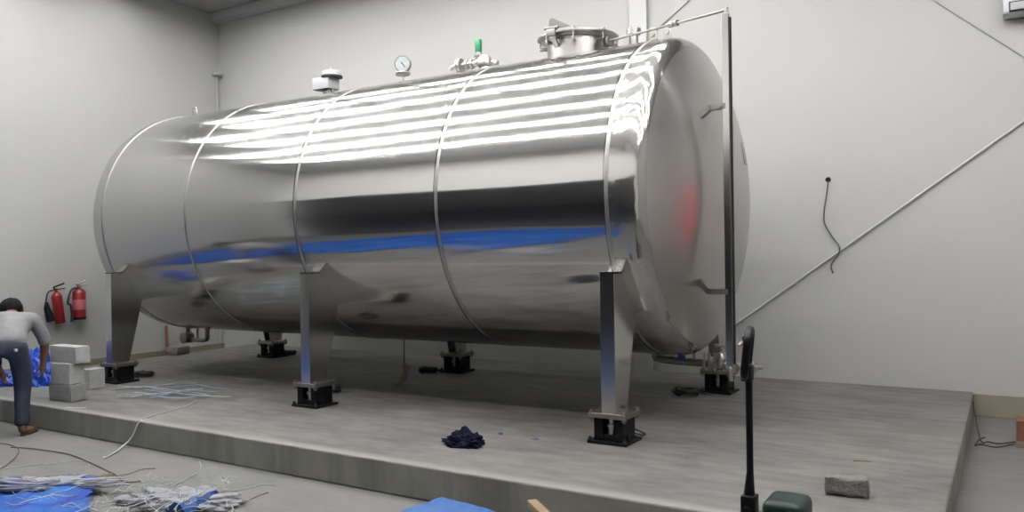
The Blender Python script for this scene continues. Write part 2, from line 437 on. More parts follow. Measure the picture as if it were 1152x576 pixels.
# pressure gauge
GX = -5.395
b = NB(); add_tube(b, [(GX, TY, 3.38), (GX, TY, 3.56)], .014, 10)
add_lathe(b, [(0, .075), (.022, .08), (.03, .075)], (GX, TY, 3.515), (0, 0, 1), 24)
gs = obj('gauge_stem', b, M['fit_steel'], tank)
gd = Vector((.45, -.89, 0)).normalized()
b = NB(); add_lathe(b, [(-.03, .07), (-.03, .086), (.018, .088), (.024, .082), (.018, .076), (.016, 0)], (GX, TY, 3.633), gd, 30)
gc = obj('gauge_case', b, M['dull_steel'], gs)
b = NB(); add_lathe(b, [(.0165, .077), (.0185, .075), (.0185, 0)], (GX, TY, 3.633), gd, 30)
obj('gauge_dial', b, M['dial'], gc)
b = NB(); p0 = Vector((GX, TY, 3.633))+gd*.022; gx = Vector((gd.y, -gd.x, 0))
add_tube(b, [p0+gx*.012+Vector((0, 0, .014)), p0-gx*.035+Vector((0, 0, -.045))], [.006, .002], 6)
obj('needle', b, M['black_paint'], gc)

# vent valve with the green handle
VX = -4.45
b = NB()
add_lathe(b, [(0, .10), (.03, .10), (.03, .07), (.055, .06)], (-4.34, TY, ZT-.005), (0, 0, 1), 24)
add_lathe(b, [(0, .075), (.02, .08), (.07, .07), (.10, .05)], (-4.36, TY, ZT+.07), (0, 0, 1), 20)
add_tube(b, [(-4.30, TY, 3.51), (-4.72, TY, 3.51)], .032, 14)
for x, r_ in ((-4.40, .055), (-4.50, .05), (-4.56, .05), (-4.63, .075), (-4.655, .078)):
    add_lathe(b, [(0, r_*.9), (.006, r_), (.020, r_), (.026, r_*.9)], (x, TY, 3.51), (-1, 0, 0), 20)
add_tube(b, [(-4.72, TY, 3.51), (-4.76, TY, 3.51), (-4.78, TY, 3.49)], [.03, .022, .018], 12)
add_tube(b, [(-4.2, TY-.02, 3.47), (-4.26, TY-.02, 3.49)], .03, 10)
vv = obj('vent_valve', b, M['fit_steel'], tank)
b = NB(); add_tube(b, [(-4.43, TY, 3.53), (-4.43, TY, 3.615)], .026, 12); add_lathe(b, [(0, .045), (.02, .045)], (-4.43, TY, 3.575), (0, 0, 1), 14)
obj('valve_bonnet', b, M['fit_steel'], vv)
b = NB(); add_box(b, (-4.465, TY-.022, 3.61), (-4.40, TY+.022, 3.745), .012); obj('valve_handle', b, M['green_plastic'], vv, label='green valve handle')

# manhole
MX = -3.33
b = NB(); add_lathe(b, [(0, .285), (.255, .285), (.255, .32), (.268, .32)], (MX, TY, 3.29), (0, 0, 1), 48)
mh = obj('manhole_neck', b, M['fit_steel'], tank)
b = NB(); add_lathe(b, [(0, .365), (.006, .375), (.02, .375), (.026, .36), (.045, .2), (.05, 0)], (MX, TY, 3.560), (0, 0, 1), 56)
ml = obj('manhole_lid', b, M['fit_steel'], mh)
for k in range(8):
    a = 2*PI*k/8+.35; c, s = math.cos(a), math.sin(a)
    b = NB(); p = Vector((MX+.355*c, TY+.355*s, 3.0))
    add_tube(b, [(p.x, p.y, 3.49), (p.x, p.y, 3.60)], .010, 8)
    add_lathe(b, [(0, .02), (.014, .02)], (p.x, p.y, 3.583), (0, 0, 1), 6)
    add_tube(b, [(MX+.28*c, TY+.28*s, 3.505), (p.x, p.y, 3.495)], .016, 8)
    obj('swing_bolt', b, M['fit_steel'], mh)
# hinge with davit plate at the camera side of the lid
b = NB(); hx, hy = MX-.07, TY-.36
add_box(b, (hx-.05, hy-.03, 3.53), (hx+.04, hy+.02, 3.60), .006)
add_tube(b, [(hx-.07, hy-.02, 3.605), (hx+.07, hy-.02, 3.60)], .014, 10)
add_prism(b, [(hx-.03, hy-.02, 3.60), (hx-.02, hy-.02, 3.68), (hx+.01, hy-.02, 3.69), (hx+.16, hy+.02, 3.61)], (0, .02, 0))
add_prism(b, [(hx-.03, hy-.01, 3.53), (hx+.03, hy-.01, 3.53), (hx+.02, hy+.08, 3.45), (hx-.02, hy+.08, 3.45)], (0, .02, .01))
obj('lid_hinge', b, M['dull_steel'], mh)

# small capped nozzle
NX = -2.78
b = NB(); add_lathe(b, [(0, .04), (.14, .04), (.14, .062), (.165, .062), (.165, .066), (.19, .066), (.195, .05)], (NX, TY, ZT-.01), (0, 0, 1), 24)
obj('capped_nozzle', b, M['fit_steel'], tank)

# level gauge column in front of the near head
BY = 6.05; BXc = at(819.5, 200, 1, BY).x; BT = at(818, 15, 1, BY).z; BB = at(822, 414, 1, BY).z
b = NB(); add_box(b, (BXc-.032, BY-.024, BB), (BXc+.020, BY+.024, BT), .003)
gb = obj('level_column', b, M['leg_steel'], tank, smooth=False)
b = NB(); add_box(b, (BXc+.024, BY-.008, BB+.03), (BXc+.034, BY+.02, BT-.03), .002); obj('gauge_strip', b, M['black_paint'], gb, smooth=False)
b = NB(); add_box(b, (BXc-.012, BY-.014, BT), (BXc+.012, BY+.014, BT+.05), .003); obj('column_cap', b, M['fit_steel'], gb, smooth=False)
def head_x(y, z):
    r = math.hypot(y-TY, z-TZ); best = XE
    for (a0, r0), (a1, r1) in zip(HP[:-1], HP[1:]):
        if r1 <= r <= r0: best = XE+a0+(a1-a0)*(r0-r)/(r0-r1+1e-9)
    return best
HP = head_profile(HL, HK, HC)
for (za, zb) in ((at(783, 128, 1, BY+.02).z-.03, at(810, 120, 1, BY).z), (at(783, 316, 1, BY).z, at(805, 328, 1, BY).z)):
    b = NB(); xs = head_x(BY, za)
    p = [Vector((xs-.01, BY, za)), Vector((xs+.07, BY, zb)), Vector((BXc-.02, BY, zb))]
    for i in range(2):
        d = (p[i+1]-p[i]).normalized(); n = Vector((-d.z, 0, d.x))*.020
        add_prism(b, [q+Vector((0, -.03, 0)) for q in (p[i]-n, p[i+1]-n+d*.01, p[i+1]+n+d*.01, p[i]+n)], (0, .06, 0))
    add_tube(b, [(BXc-.05, BY-.04, zb), (BXc-.05, BY+.04, zb)], .012, 8)
    obj('column_bracket', b, M['dull_steel'], tank, smooth=False)
# impulse line from the column top to the manhole neck
te = Vector((MX+.25, TY-.10, 3.475)); tb = Vector((BXc-.01, BY, BT+.025))
b = NB(); add_tube(b, [te, te.lerp(tb, .08), tb], .0105, 10)
for t_, r_, w in ((.06, .045, .02), (.10, .045, .02), (.60, .024, .05), (.64, .024, .03)):
    p = te.lerp(tb, t_); d = (tb-te).normalized(); add_lathe(b, [(0, r_), (w, r_)], p, d, 16)
obj('balance_pipe', b, M['dull_steel'], tank)
# drain line under the near head
pz = .665
b = NB()
pts = [(-2.62, TY, .76), (-2.62, TY, .70), (-2.59, TY, pz+.02), (-2.5, TY, pz+.01), (-2.05, TY, pz)]
add_tube(b, smooth_pts(pts, 5), .032, 14)
for x in (-2.44, -2.27): add_tube(b, [(x, TY, pz), (x, TY, .85)], .014, 8)
dp = obj('drain_pipe', b, M['dull_steel'], tank)
b = NB()
for x, r_ in ((-2.14, .062), (-2.11, .062), (-1.98, .06), (-1.95, .06), (-1.80, .05)):
    add_lathe(b, [(0, r_*.9), (.004, r_), (.018, r_), (.022, r_*.9)], (x, TY, pz), TX, 18)
add_tube(b, [(-2.10, TY, pz), (-1.76, TY, pz)], .036, 12)
add_lathe(b, [(0, .035), (.03, .055), (.07, .055), (.10, .03)], (-2.04, TY, pz+.0), (0, 0, 1), 16)
add_tube(b, [(-2.04, TY, pz+.1), (-2.04, TY, pz+.16)], .014, 8)
for k in range(4): add_tube(b, [(-2.16+.045*k, TY-.08, pz-.02), (-2.16+.045*k, TY-.08, pz+.10)], .012, 7)
dv = obj('drain_valve', b, M['fit_steel'], dp)
b = NB(); add_tube(b, [(-2.08, TY-.03, pz+.16), (-1.90, TY-.04, pz+.17)], .014, 8); obj('valve_lever', b, M['fit_steel'], dv)
b = NB(); add_lathe(b, [(0, .03), (.03, .03)], (-2.34, TY-.10, pz+.06), (0, -1, 0), 14); add_tube(b, [(-2.34, TY-.10, pz+.06), (-2.34, TY, pz)], .012, 8); obj('plug', b, mat('blue_plug', (.01, .015, .12), .4), dp)
b = NB(); pts = [(-1.76, TY, pz), (-1.70, TY-.06, pz), (BXc, BY+.2, BB-.01), (BXc, BY, BB-.02), (BXc, BY, BB+.02)]
add_tube(b, smooth_pts(pts, 6), .018, 10)
for p in (Vector((-1.715, TY-.25, pz+.01)), Vector((BXc, BY+.12, BB-.012))): add_lathe(b, [(-.015, .038), (.015, .038)], p, (0, 1, 0), 14)
add_tube(b, [(BXc, BY, BB-.02), (BXc, BY, BB-.10)], .016, 8)
obj('gauge_pipe', b, M['fit_steel'], dp)
# small sampling line under the far end
u = at(222, 372, 1, TY).x
b = NB(); zb = .58
ua, ub = at(212, 376, 1, TY).x, at(233, 376, 1, TY).x
add_tube(b, smooth_pts([(ua, TY, .80), (ua, TY, zb+.05), (ua+.05, TY, zb), (ub-.05, TY, zb), (ub, TY, zb+.05), (ub, TY, .80)], 5), .028, 12)
um = (ua+ub)/2; add_tube(b, [(um, TY, zb), (um, TY, .78)], .014, 8)
sp = obj('sampling_pipe', b, M['dull_steel'], tank)
b = NB(); add_lathe(b, [(-.07, .04), (-.06, .07), (.06, .07), (.07, .04)], (ua, TY-.02, zb+.02), (0, 1, 0), 18); add_tube(b, [(ua, TY, zb), (ua-.12, TY, zb-.02)], .02, 8)
obj('sampling_valve', b, M['dull_steel'], sp)
# rating plate on the head rim
pp = Vector((0, 6.98, 2.45)); xs = head_x(pp.y, pp.z)
nv = Vector((HC*.9, pp.y-TY, pp.z-TZ)).normalized(); t1 = Vector((0, 0, 1)).cross(nv).normalized(); t2 = nv.cross(t1)
b = NB(); o_ = Vector((xs, pp.y, pp.z))-nv*.004
add_prism(b, [o_+t1*a*.07+t2*c*.09 for a, c in ((-1, -1), (1, -1), (1, 1), (-1, 1))], nv*.009)
obj('rating_plate', b, M['dull_steel'], tank, smooth=False)

# ---------------------------------------------------------------- load cell mounts under the legs
def make_mount():
    r = thing('load_cell_mount', (0, 0, PZ), '', 'load cell mount')
    b = NB(); add_box(b, (-.155, -.145, PZ), (.155, .145, PZ+.022), .003); obj('base_plate', b, M['black_paint'], r, smooth=False)
    b = NB()
    add_box(b, (-.115, -.11, PZ+.022), (-.045, .11, .412), .004); add_box(b, (.055, -.11, PZ+.022), (.115, .11, .412), .004)
    add_box(b, (-.05, .05, PZ+.022), (.06, .11, .40), .003)
    add_box(b, (-.05, -.10, PZ+.022), (.06, -.02, .29), .003)
    add_tube(b, [(.125, -.05, .27), (.145, -.05, .27)], .03, 12)
    obj('body', b, M['black_paint'], r, smooth=False)
    b = NB(); add_lathe(b, [(0, .028), (.05, .028), (.05, .04), (.075, .04), (.075, .024), (.115, .024)], (.005, -.055, .29), (0, 0, 1), 18); obj('load_cell', b, M['fit_steel'], r)
    b = NB(); add_box(b, (-.15, -.14, .412), (.15, .14, .45), .006); obj('top_plate', b, M['dull_steel'], r, smooth=False)
    for sx in (-1, 1):
        for sy in (-1, 1):
            b = NB(); add_tube(b, [(sx*.128, sy*.118, .385), (sx*.128, sy*.118, .475)], .010, 8)
            add_lathe(b, [(0, .02), (.016, .02)], (sx*.128, sy*.118, .449), (0, 0, 1), 6); add_lathe(b, [(0, .02), (.016, .02)], (sx*.128, sy*.118, .396), (0, 0, 1), 6)
            obj('bolt', b, M['dull_steel'], r)
    for sx in (-1, 1):
        b = NB(); add_tube(b, [(sx*.138, -.128, PZ+.02), (sx*.138, -.128, PZ+.05)], .010, 8); add_lathe(b, [(0, .018), (.014, .018)], (sx*.138, -.128, PZ+.022), (0, 0, 1), 6)
        obj('anchor_bolt', b, M['dark_rubber'], r)
    return r
mt0 = make_mount(); spots = []
names = {('f', 0): 'black load cell mount under the front leg nearest the concrete blocks', ('f', 1): 'black load cell mount under the middle front leg of the tank',
         ('f', 2): 'black load cell mount under the nearest front leg, right of the navy rag', ('b', 0): 'black load cell mount under the far end rear leg of the tank',
         ('b', 1): 'black load cell mount under the middle rear leg, right of the hanging cord', ('b', 2): 'black load cell mount under the rear leg beside the drain valve'}
for row, xs_, y in (('f', FRONT, 5.395), ('b', BACK, 7.80)):
    for i, x in enumerate(xs_): spots.append((row, i, x, y))
for k, (row, i, x, y) in enumerate(spots):
    o = mt0 if k == 0 else copy_tree(mt0)
    o.location = (x+(-.012 if row == 'f' else .01), y, PZ); o['label'] = names[(row, i)]; o['group'] = 'load cell mounts under the tank legs'

# coiled load cell cables beside the mounts
def coil(px, py, R, label, lead, turns=5):
    c = at(px, py, 2, PZ); b = NB(); pts = []
    for k in range(turns*16+1):
        a = 2*PI*k/16; rr = R*(1-.10*math.sin(k*.9)-.12*(k//16 % 2)); h = .012+.010*(k/16)
        pts.append((c.x+rr*math.cos(a), c.y+rr*.8*math.sin(a), PZ+h+.006*math.sin(k*.7)))
    pts += smooth_pts([pts[-1], (c.x+lead[0]*.5, c.y+lead[1]*.5+.03, PZ+.03), (c.x+lead[0], c.y+lead[1], PZ+.010), (c.x+lead[0]*1.3, c.y+lead[1]*1.3, PZ+.009)], 5)[1:]
    add_tube(b, pts, .009, 7)
    # binding wraps
    for a in (0.6, 2.6, 4.4):
        p = Vector((c.x+R*.92*math.cos(a), c.y+R*.74*math.sin(a), PZ+.038)); add_lathe(b, [(-.02, .034), (.02, .034)], p, (-math.sin(a), math.cos(a), 0), 10)
    tag(obj('cable_coil', b, M['black_cable'], loc=(c.x, c.y, PZ)), label, 'cable', 'coiled load cell cables')
coil(162, 424, .10, 'coiled black cable on the plinth right of the front leg near the blocks', (-.18, -.05))
coil(371, 442, .10, 'coiled black cable on the plinth behind the middle front leg', (-.05, -.16))
coil(322, 399.5, .13, 'coiled black cable on the plinth beside the far end rear leg', (-.14, -.06))
coil(481, 419.5, .10, 'coiled black cable on the plinth between hanging cord and middle rear leg', (.16, .12))
coil(771, 444.5, .12, 'coiled black cable on the plinth left of the rear leg by the drain valve', (.14, .12))
p = at(716, 491, 2, PZ)
b = NB(); add_tube(b, smooth_pts([(-2.345, 5.345, .27), (p.x-.06, p.y-.02, .29), (p.x+.02, p.y+.0, .27), (p.x+.05, p.y+.05, PZ+.012), (p.x-.0, p.y+.04, PZ+.01), (p.x-.06, p.y+.02, PZ+.03)], 7), .007, 7)
tag(obj('cable_loop', b, M['black_cable'], loc=(p.x, p.y, PZ)), 'short black cable loop at the right side of the nearest front mount', 'cable')
# cord hanging from the tank belly with a frayed end
p = at(455, 424, 1, TY+.1); hx = p.x
b = NB(); add_tube(b, [(hx, TY+.1, TZ-TR+.002), (hx+.004, TY+.1, .60), (hx, TY+.1, .45)], .006, 7)
hc = obj('hanging_cord', b, M['black_cable'], loc=(hx, TY+.1, PZ)); tag(hc, 'thin cord with a frayed brown end hanging under the tank belly', 'cord')
b = NB(); add_tube(b, smooth_pts([(hx, TY+.1, .46), (hx+.03, TY+.09, .40), (hx+.01, TY+.1, .34), (hx-.01, TY+.1, .30), (hx-.06, TY+.08, PZ+.02), (hx-.10, TY+.06, PZ+.02)], 5), [.012]*3+[.03]*14+[.022]*9, 9)
obj('frayed_end', b, M['rope'], hc)

# ---------------------------------------------------------------- fire extinguishers on the left wall
def ext(y, z0, z1, r, lean, label, powder):
    x = XL+r+.03
    root = thing('fire_extinguisher', (x, y, z0), label, 'fire extinguisher', 'fire extinguishers on the left wall')
    sh = lambda z: (z-z0)*lean
    H = z1-z0
    b = NB(); add_lathe(b, [(0, r*.86), (.012, r), (H*.80, r), (H*.86, r*.88), (H*.91, r*.55), (H*.935, r*.3), (H*.97, r*.28)], (x, y, z0), (0, lean, 1), 28)
    obj('cylinder', b, M['red_paint'], root)
    b = NB(); add_lathe(b, [(0, r*.5), (H*.0, r*1.02), (H*.075, r*1.03), (H*.08, r*.99)], (x, y, z0-.004), (0, lean, 1), 28); 
    if powder: obj('base_ring', b, M['black_paint'], root)
    else: b.free()
    b = NB(); t = Vector((x, y+sh(z1), z1))
    add_tube(b, [t-Vector((0, lean*.05, .05)), t+Vector((0, 0, .02))], .022, 10)
    add_tube(b, [t+Vector((0, -.02, .0)), t+Vector((.03, .11, .015))], .010, 8)
    hd = obj('valve_head', b, M['red_paint'] if not powder else M['dull_steel'], root)
    b = NB(); add_tube(b, [t+Vector((0, -.03, .035)), t+Vector((.03, .10, .085))], .011, 8); add_tube(b, [t+Vector((0, -.02, 0)), t+Vector((0, -.03, .04))], .012, 8)
    obj('squeeze_handle', b, M['black_paint'] if not powder else M['dull_steel'], hd)
    b = NB()
    if powder:
        add_tube(b, smooth_pts([t+Vector((.02, -.03, -.02)), t+Vector((.04, -.13, -.05)), (x+.05, y-r-.10, z1-.22), (x+.05, y-r-.06, z0+.2), (x+.05, y-r-.04, z0+.02)], 7), .015, 9)
        add_tube(b, [(x+.05, y-r-.04, z0+.06), (x+.05, y-r-.045, z0-.03)], [.02, .024], 10)
        obj('hose', b, M['black_cable'], root)
        b = NB(); add_lathe(b, [(0, r*1.01), (H*.30, r*1.01)], (x, y, z0+H*.30), (0, lean, 1), 28, cap=False); obj('label_band', b, M['red_label'], root)
    else:
        add_tube(b, smooth_pts([t+Vector((.02, -.02, 0)), t+Vector((.03, -.12, -.03)), t+Vector((.03, -.15, -.14)), t+Vector((.03, -.14, -.20))], 6), .010, 9)
        obj('hose', b, M['black_cable'], root)
        b = NB(); add_tube(b, [t+Vector((.03, -.145, -.16)), t+Vector((.03, -.14, -.24)), t+Vector((.04, -.09, -.42))], [.018, .04, .06], 14)
        obj('discharge_horn', b, M['black_paint'], root)
    b = NB(); add_box(b, (XL-.004, y+sh(z0+H*.75)-.03, z0+H*.72), (XL+.032, y+sh(z0+H*.75)+.03, z0+H*.78), .003); obj('wall_hook', b, M['dull_steel'], root)
e1t, e1b = at(62, 326, 0, XL+.1), at(68, 363.5, 0, XL+.1)
ext(e1b.y, e1b.z, e1t.z, .066, (e1t.y-e1b.y)/(e1t.z-e1b.z)*.8, 'slim red extinguisher with a black horn, left of the pair on the wall', False)
e2t, e2b = at(88, 322, 0, XL+.1), at(88.5, 359, 0, XL+.1)
ext(e2b.y, e2b.z, e2t.z, .086, 0, 'wide red extinguisher with a black base and hose, right of the pair', True)
# stake and small block by the left wall
p = at(188, 398, 0, XL+.05); p2 = at(187, 366, 0, XL+.05)
b = NB(); add_tube(b, [(XL+.06, p.y, 0), (XL+.055, p.y, .25), (XL+.05, p2.y, p2.z)], [.022, .024, .02], 8)
tag(obj('stake', b, M['stake'], loc=(XL+.06, p.y, 0)), 'reddish wooden stake standing against the left wall behind the tank leg', 'stake')
p = at(199, 399, 2, PZ)
b = NB(); add_box(b, (p.x-.10, p.y-.10, PZ), (p.x+.10, p.y+.15, PZ+.12), .01, rot=Matrix.Rotation(.2, 3, 'Z'))
tag(obj('concrete_block', b, M['brick_grey'], loc=(p.x, p.y, PZ)), 'small grey block on the far plinth corner beside the reddish stake', 'block')
# wall detector in the far corner
p = at(247, 86, 1, YB); b = NB(); add_box(b, (XL, YB-.16, p.z-.02), (XL+.14, YB-.06, p.z+.03), .008)
pc = obj('corner_box', b, M['grey_plastic'], loc=(XL+.05, YB-.1, p.z)); tag(pc, 'small grey box fixed high in the far corner of the room', 'junction box')
b = NB(); add_tube(b, [(XL+.03, YB-.08, p.z-.02), (XL+.03, YB-.08, .25)], .012, 8); obj('conduit', b, M['trim'], pc)

# ---------------------------------------------------------------- back wall: air conditioner, pipes, loose wire
a0 = at(1128, 14, 1, YB-.2)
AX, AZ = a0.x, at(1128, 19, 1, YB-.2).z
ac = thing('air_conditioner', (AX+.45, YB, AZ), 'white wall mounted air conditioner cut off at the top right', 'air conditioner')
b = NB(); add_prism(b, [(AX, YB, AZ+.02), (AX, YB, AZ+.30), (AX, YB-.17, AZ+.30), (AX, YB-.215, AZ+.20), (AX, YB-.20, AZ+.03), (AX, YB-.12, AZ)], (.92, 0, 0))
bmesh.ops.bevel(b, geom=list(b.edges), offset=.008, segments=2, affect='EDGES'); obj('casing', b, M['white_plastic'], ac)
b = NB(); add_box(b, (AX+.05, YB-.222, AZ+.035), (AX+.87, YB-.203, AZ+.125), .003); lf = obj('louvre_frame', b, M['black_paint'], ac, smooth=False)
b = NB(); add_box(b, (AX+.06, YB-.228, AZ+.045), (AX+.86, YB-.220, AZ+.115), .003); obj('louvre', b, M['grey_plastic'], lf, smooth=False)
pa, pb = at(832, 362, 1, YB-.02), at(1152, 136, 1, YB-.02); d = (pb-pa)
q0, q1 = pa-d*.12, pa+d*1.45
b = NB(); add_tube(b, [q0, q1], .011, 8); wp = obj('wall_pipe', b, M['trim'], loc=q0); tag(wp, 'thin white pipe running diagonally up the back wall', 'pipe')
for k in range(7):
    q = q0.lerp(q1, .08+.14*k); b = NB(); add_box(b, q-Vector((.018, 0, .018)), q+Vector((.018, .02, .018)), .003); obj('pipe_clip', b, M['trim'], wp)
pa, pb = at(1050, 0, 1, YB-.012), at(1152, 64, 1, YB-.012); d = pb-pa
b = NB(); add_tube(b, [pa-d*1.6, pa+d*.5, pa+d*2.5], .006, 6); tag(obj('wall_cable', b, M['grey_plastic'], loc=pa), 'thin grey cable slanting down the back wall below the air conditioner', 'cable')
pa, pb = at(722, 48, 1, YB-.012), at(775, 0, 1, YB-.012); d = pb-pa
b = NB(); add_tube(b, [pa-d*.6, pa+d*1.2], .010, 6); tag(obj('wall_cable', b, M['trim'], loc=pa), 'pale cable slanting up the back wall above the tank head', 'cable')
b = NB(); w = [at(x, y, 1, YB-.03) for x, y in ((931, 203), (930, 218), (927, 240), (928, 252), (936, 266), (945, 277), (943, 286), (937, 294), (935, 300), (938, 307))]
w[0].y = YB-.005; w[5].y = YB-.08; w[9].y = YB-.07
add_tube(b, smooth_pts(w, 5), .0075, 7)
lw = obj('loose_wire', b, mat('grey_wire', (.06, .06, .07), .5), loc=w[0]); tag(lw, 'loose dark wire dangling from a hole in the back wall', 'wire')
b = NB(); add_lathe(b, [(0, .028), (.012, .026), (.014, .0)], (w[0].x, YB, w[0].z+.01), (0, -1, 0), 14); obj('wire_outlet', b, M['black_paint'], lw)

# red hose cabinet further along the back wall (seen only as the pink glint in the tank head)
hcb = thing('hose_cabinet', (2.1, YB-.15, 0), 'red hose cabinet on a grey base by the back wall, beyond the right photo edge', 'cabinet')
b = NB(); add_box(b, (1.5, YB-.25, .8), (2.7, YB-.035, 2.5), .01); obj('body', b, M['red_strip'], hcb)
b = NB(); add_box(b, (1.55, YB-.23, 0), (2.65, YB-.04, .8), .008); obj('base', b, M['grey_plastic'], hcb)
b = NB(); add_box(b, (1.54, YB-.272, .84), (2.66, YB-.25, 2.46), .006); cdoor = obj('door', b, M['red_strip'], hcb)
b = NB(); add_tube(b, [(1.6, YB-.27, 1.5), (1.6, YB-.31, 1.52), (1.6, YB-.31, 1.68), (1.6, YB-.27, 1.7)], .009, 8); obj('handle', b, M['fit_steel'], cdoor)

# ---------------------------------------------------------------- right edge: brick stack and wires
p = at(1143, 503, 2, 0.)
bs = thing('brick_stack', (p.x+.2, p.y+.12, 0), 'red brick block on a dark base at the right edge of the photo', 'brick')
hz = at(1143, 473, 1, p.y).z
b = NB(); add_box(b, (p.x, p.y-.02, 0), (p.x+.42, p.y+.22, .05), .004); obj('base_board', b, M['brown_cloth'], bs, smooth=False)
b = NB(); add_box(b, (p.x+.005, p.y-.01, .05), (p.x+.41, p.y+.2, hz), .006); obj('brick', b, M['brick_red'], bs, smooth=False)
b = NB(); add_tube(b, smooth_pts([at(1142, 497, 2, .012), at(1125, 499, 2, .02), at(1112, 497, 2, .015), at(1103, 494, 2, .03), (PX1+.012, at(1094, 490, 0, PX1).y, .16), (PX1+.01, at(1094, 488, 0, PX1).y, .19)], 6), .005, 7)
add_tube(b, smooth_pts([at(1140, 500, 2, .012), at(1120, 503, 2, .02), at(1104, 500, 2, .015), at(1097, 501, 2, .012), at(1101, 495, 2, .02), at(1108, 492, 2, .03)], 6), .005, 7)
tag(obj('black_wire', b, M['black_cable'], loc=at(1110, 498, 2, 0)), 'tangled black wires between plinth corner and red brick', 'wire')

# ---------------------------------------------------------------- things on the plinth
def rough_box(size, amp, seed, cuts=6):
    t = NB(); bmesh.ops.create_cube(t, size=1); bmesh.ops.subdivide_edges(t, edges=list(t.edges), cuts=cuts, use_grid_fill=True)
    for v in t.verts: v.co = Vector((v.co.x*size[0], v.co.y*size[1], v.co.z*size[2]))
    for v in t.verts:
        n = noise.noise_vector(v.co*14+Vector((seed, seed*2, 0)))*amp
        k = sum(abs(abs(v.co[i])-size[i]/2) < 1e-4 for i in range(3))
        v.co += n-(v.co.normalized()*amp*.8 if k >= 2 else Vector())
    return t
def place(t, c, rz=0, tilt=0):
    R = Matrix.Rotation(rz, 3, 'Z') @ Matrix.Rotation(tilt, 3, 'Y')
    zmin = min((R @ v.co).z for v in t.verts)
    for v in t.verts: v.co = R @ v.co; v.co += Vector((c[0], c[1], c[2]-zmin))
    return t
p = (at(929, 558, 2, PZ)+at(973, 562, 2, PZ))/2
tag(obj('broken_block', place(rough_box((.225, .10, .105), .012, 3), (p.x, p.y+.06, PZ), .12), M['brick_grey'], loc=(p.x, p.y+.06, PZ), angle=60), 'broken grey-brown block lying alone at the right front of the plinth', 'block')

def blob(center, size, seed, amp=.35, freq=6, sub=4, zflat=True, squash=None):
    t = NB(); bmesh.ops.create_icosphere(t, subdivisions=sub, radius=1)
    for v in t.verts:
        n = v.co.normalized(); q = n*freq*.35
        d = amp*(abs(noise.noise(q*1.0+Vector((seed, 0, 0))))*1.2+.5*abs(noise.noise(q*2.7+Vector((0, seed, 0))))+.25*noise.noise(q*6+Vector((0, 0, seed))))
        v.co = n*(1-amp*.35+d)
        z = v.co.z
        v.co = Vector((v.co.x*size[0], v.co.y*size[1], (max(z, -.12) if zflat else z)*size[2]))
    zm = min(v.co.z for v in t.verts)
    for v in t.verts: v.co += Vector((center[0], center[1], center[2]-zm))
    return t
p = at(521, 501, 2, PZ)
tag(obj('rag', blob((p.x, p.y+.02, PZ), (.148, .12, .082), 2.3, .55, 7), M['navy_cloth'], loc=(p.x, p.y, PZ)), 'crumpled navy rag lying on the plinth left of the nearest leg', 'rag')
for i, (px, py, s, lb) in enumerate(((563, 488, .022, 'tiny blue scrap nearer to the crumpled navy rag on the plinth'), (602, 494, .032, 'small pale blue scrap midway between navy rag and nearest leg'))):
    p = at(px, py, 2, PZ); b = blob((p.x, p.y, PZ), (s, s*.7, .012), 5+i, .5, 6, 3)
    tag(obj('blue_scrap', b, M['scrap'], loc=(p.x, p.y, PZ)), lb, 'scrap', 'blue scraps on the plinth')
p = at(970, 519, 2, PZ); b = NB(); add_box(b, (p.x-.055, p.y-.008, PZ), (p.x+.055, p.y+.008, PZ+.008), .002, rot=Matrix.Rotation(.3, 3, 'Z'))
tag(obj('wood_sliver', b, M['timber'], loc=(p.x, p.y, PZ)), 'thin pale wood sliver on the plinth behind the broken block', 'sliver')

# concrete blocks by the worker
def block(name, px0, px1, z0, y, dims, material, label, rz=0, grp='building blocks beside the worker'):
    w_, d_, h_ = dims; a = at(px0, 430, 1, y); c = at(px1, 430, 1, y); cx_ = (a.x+c.x)/2-.10
    t = rough_box((w_, d_, h_), .006, px0, 5); place(t, (cx_, y+d_/2, z0), rz)
    return tag(obj(name, t, material, loc=(cx_, y+d_/2, z0), angle=60), label, 'block', grp)
Z1 = PZ+.165; Z2 = Z1+.205
block('concrete_block', 54, 92, PZ, 4.36, (.34, .17, .165), M['block_grey'], 'dark grey concrete block at the bottom of the stack on the plinth edge', .10)
block('aerated_block', 56, 91, Z1, 4.36, (.27, .17, .205), M['block_white'], 'white block in the middle of the stack, resting on the dark grey block', .14)
block('aerated_block', 54, 101, Z2, 4.41, (.45, .15, .165), M['block_white'], 'long pale block on top of the stack beside the worker', .02)
block('aerated_block', 91, 113, PZ, 4.9, (.15, .18, .215), M['block_white'], 'pale block standing alone between the stack and the tank leg', .05)
p = at(105, 436, 2, PZ); 
p = at(85, 459, 2, PZ); b = NB(); add_box(b, (p.x-.10, p.y-.012, PZ), (p.x+.10, p.y+.012, PZ+.006), .002, rot=Matrix.Rotation(.5, 3, 'Z'))
tag(obj('plastic_strip', b, M['strip_pale'], loc=(p.x, p.y, PZ)), 'short white strip on the plinth edge in front of the block stack', 'strip')

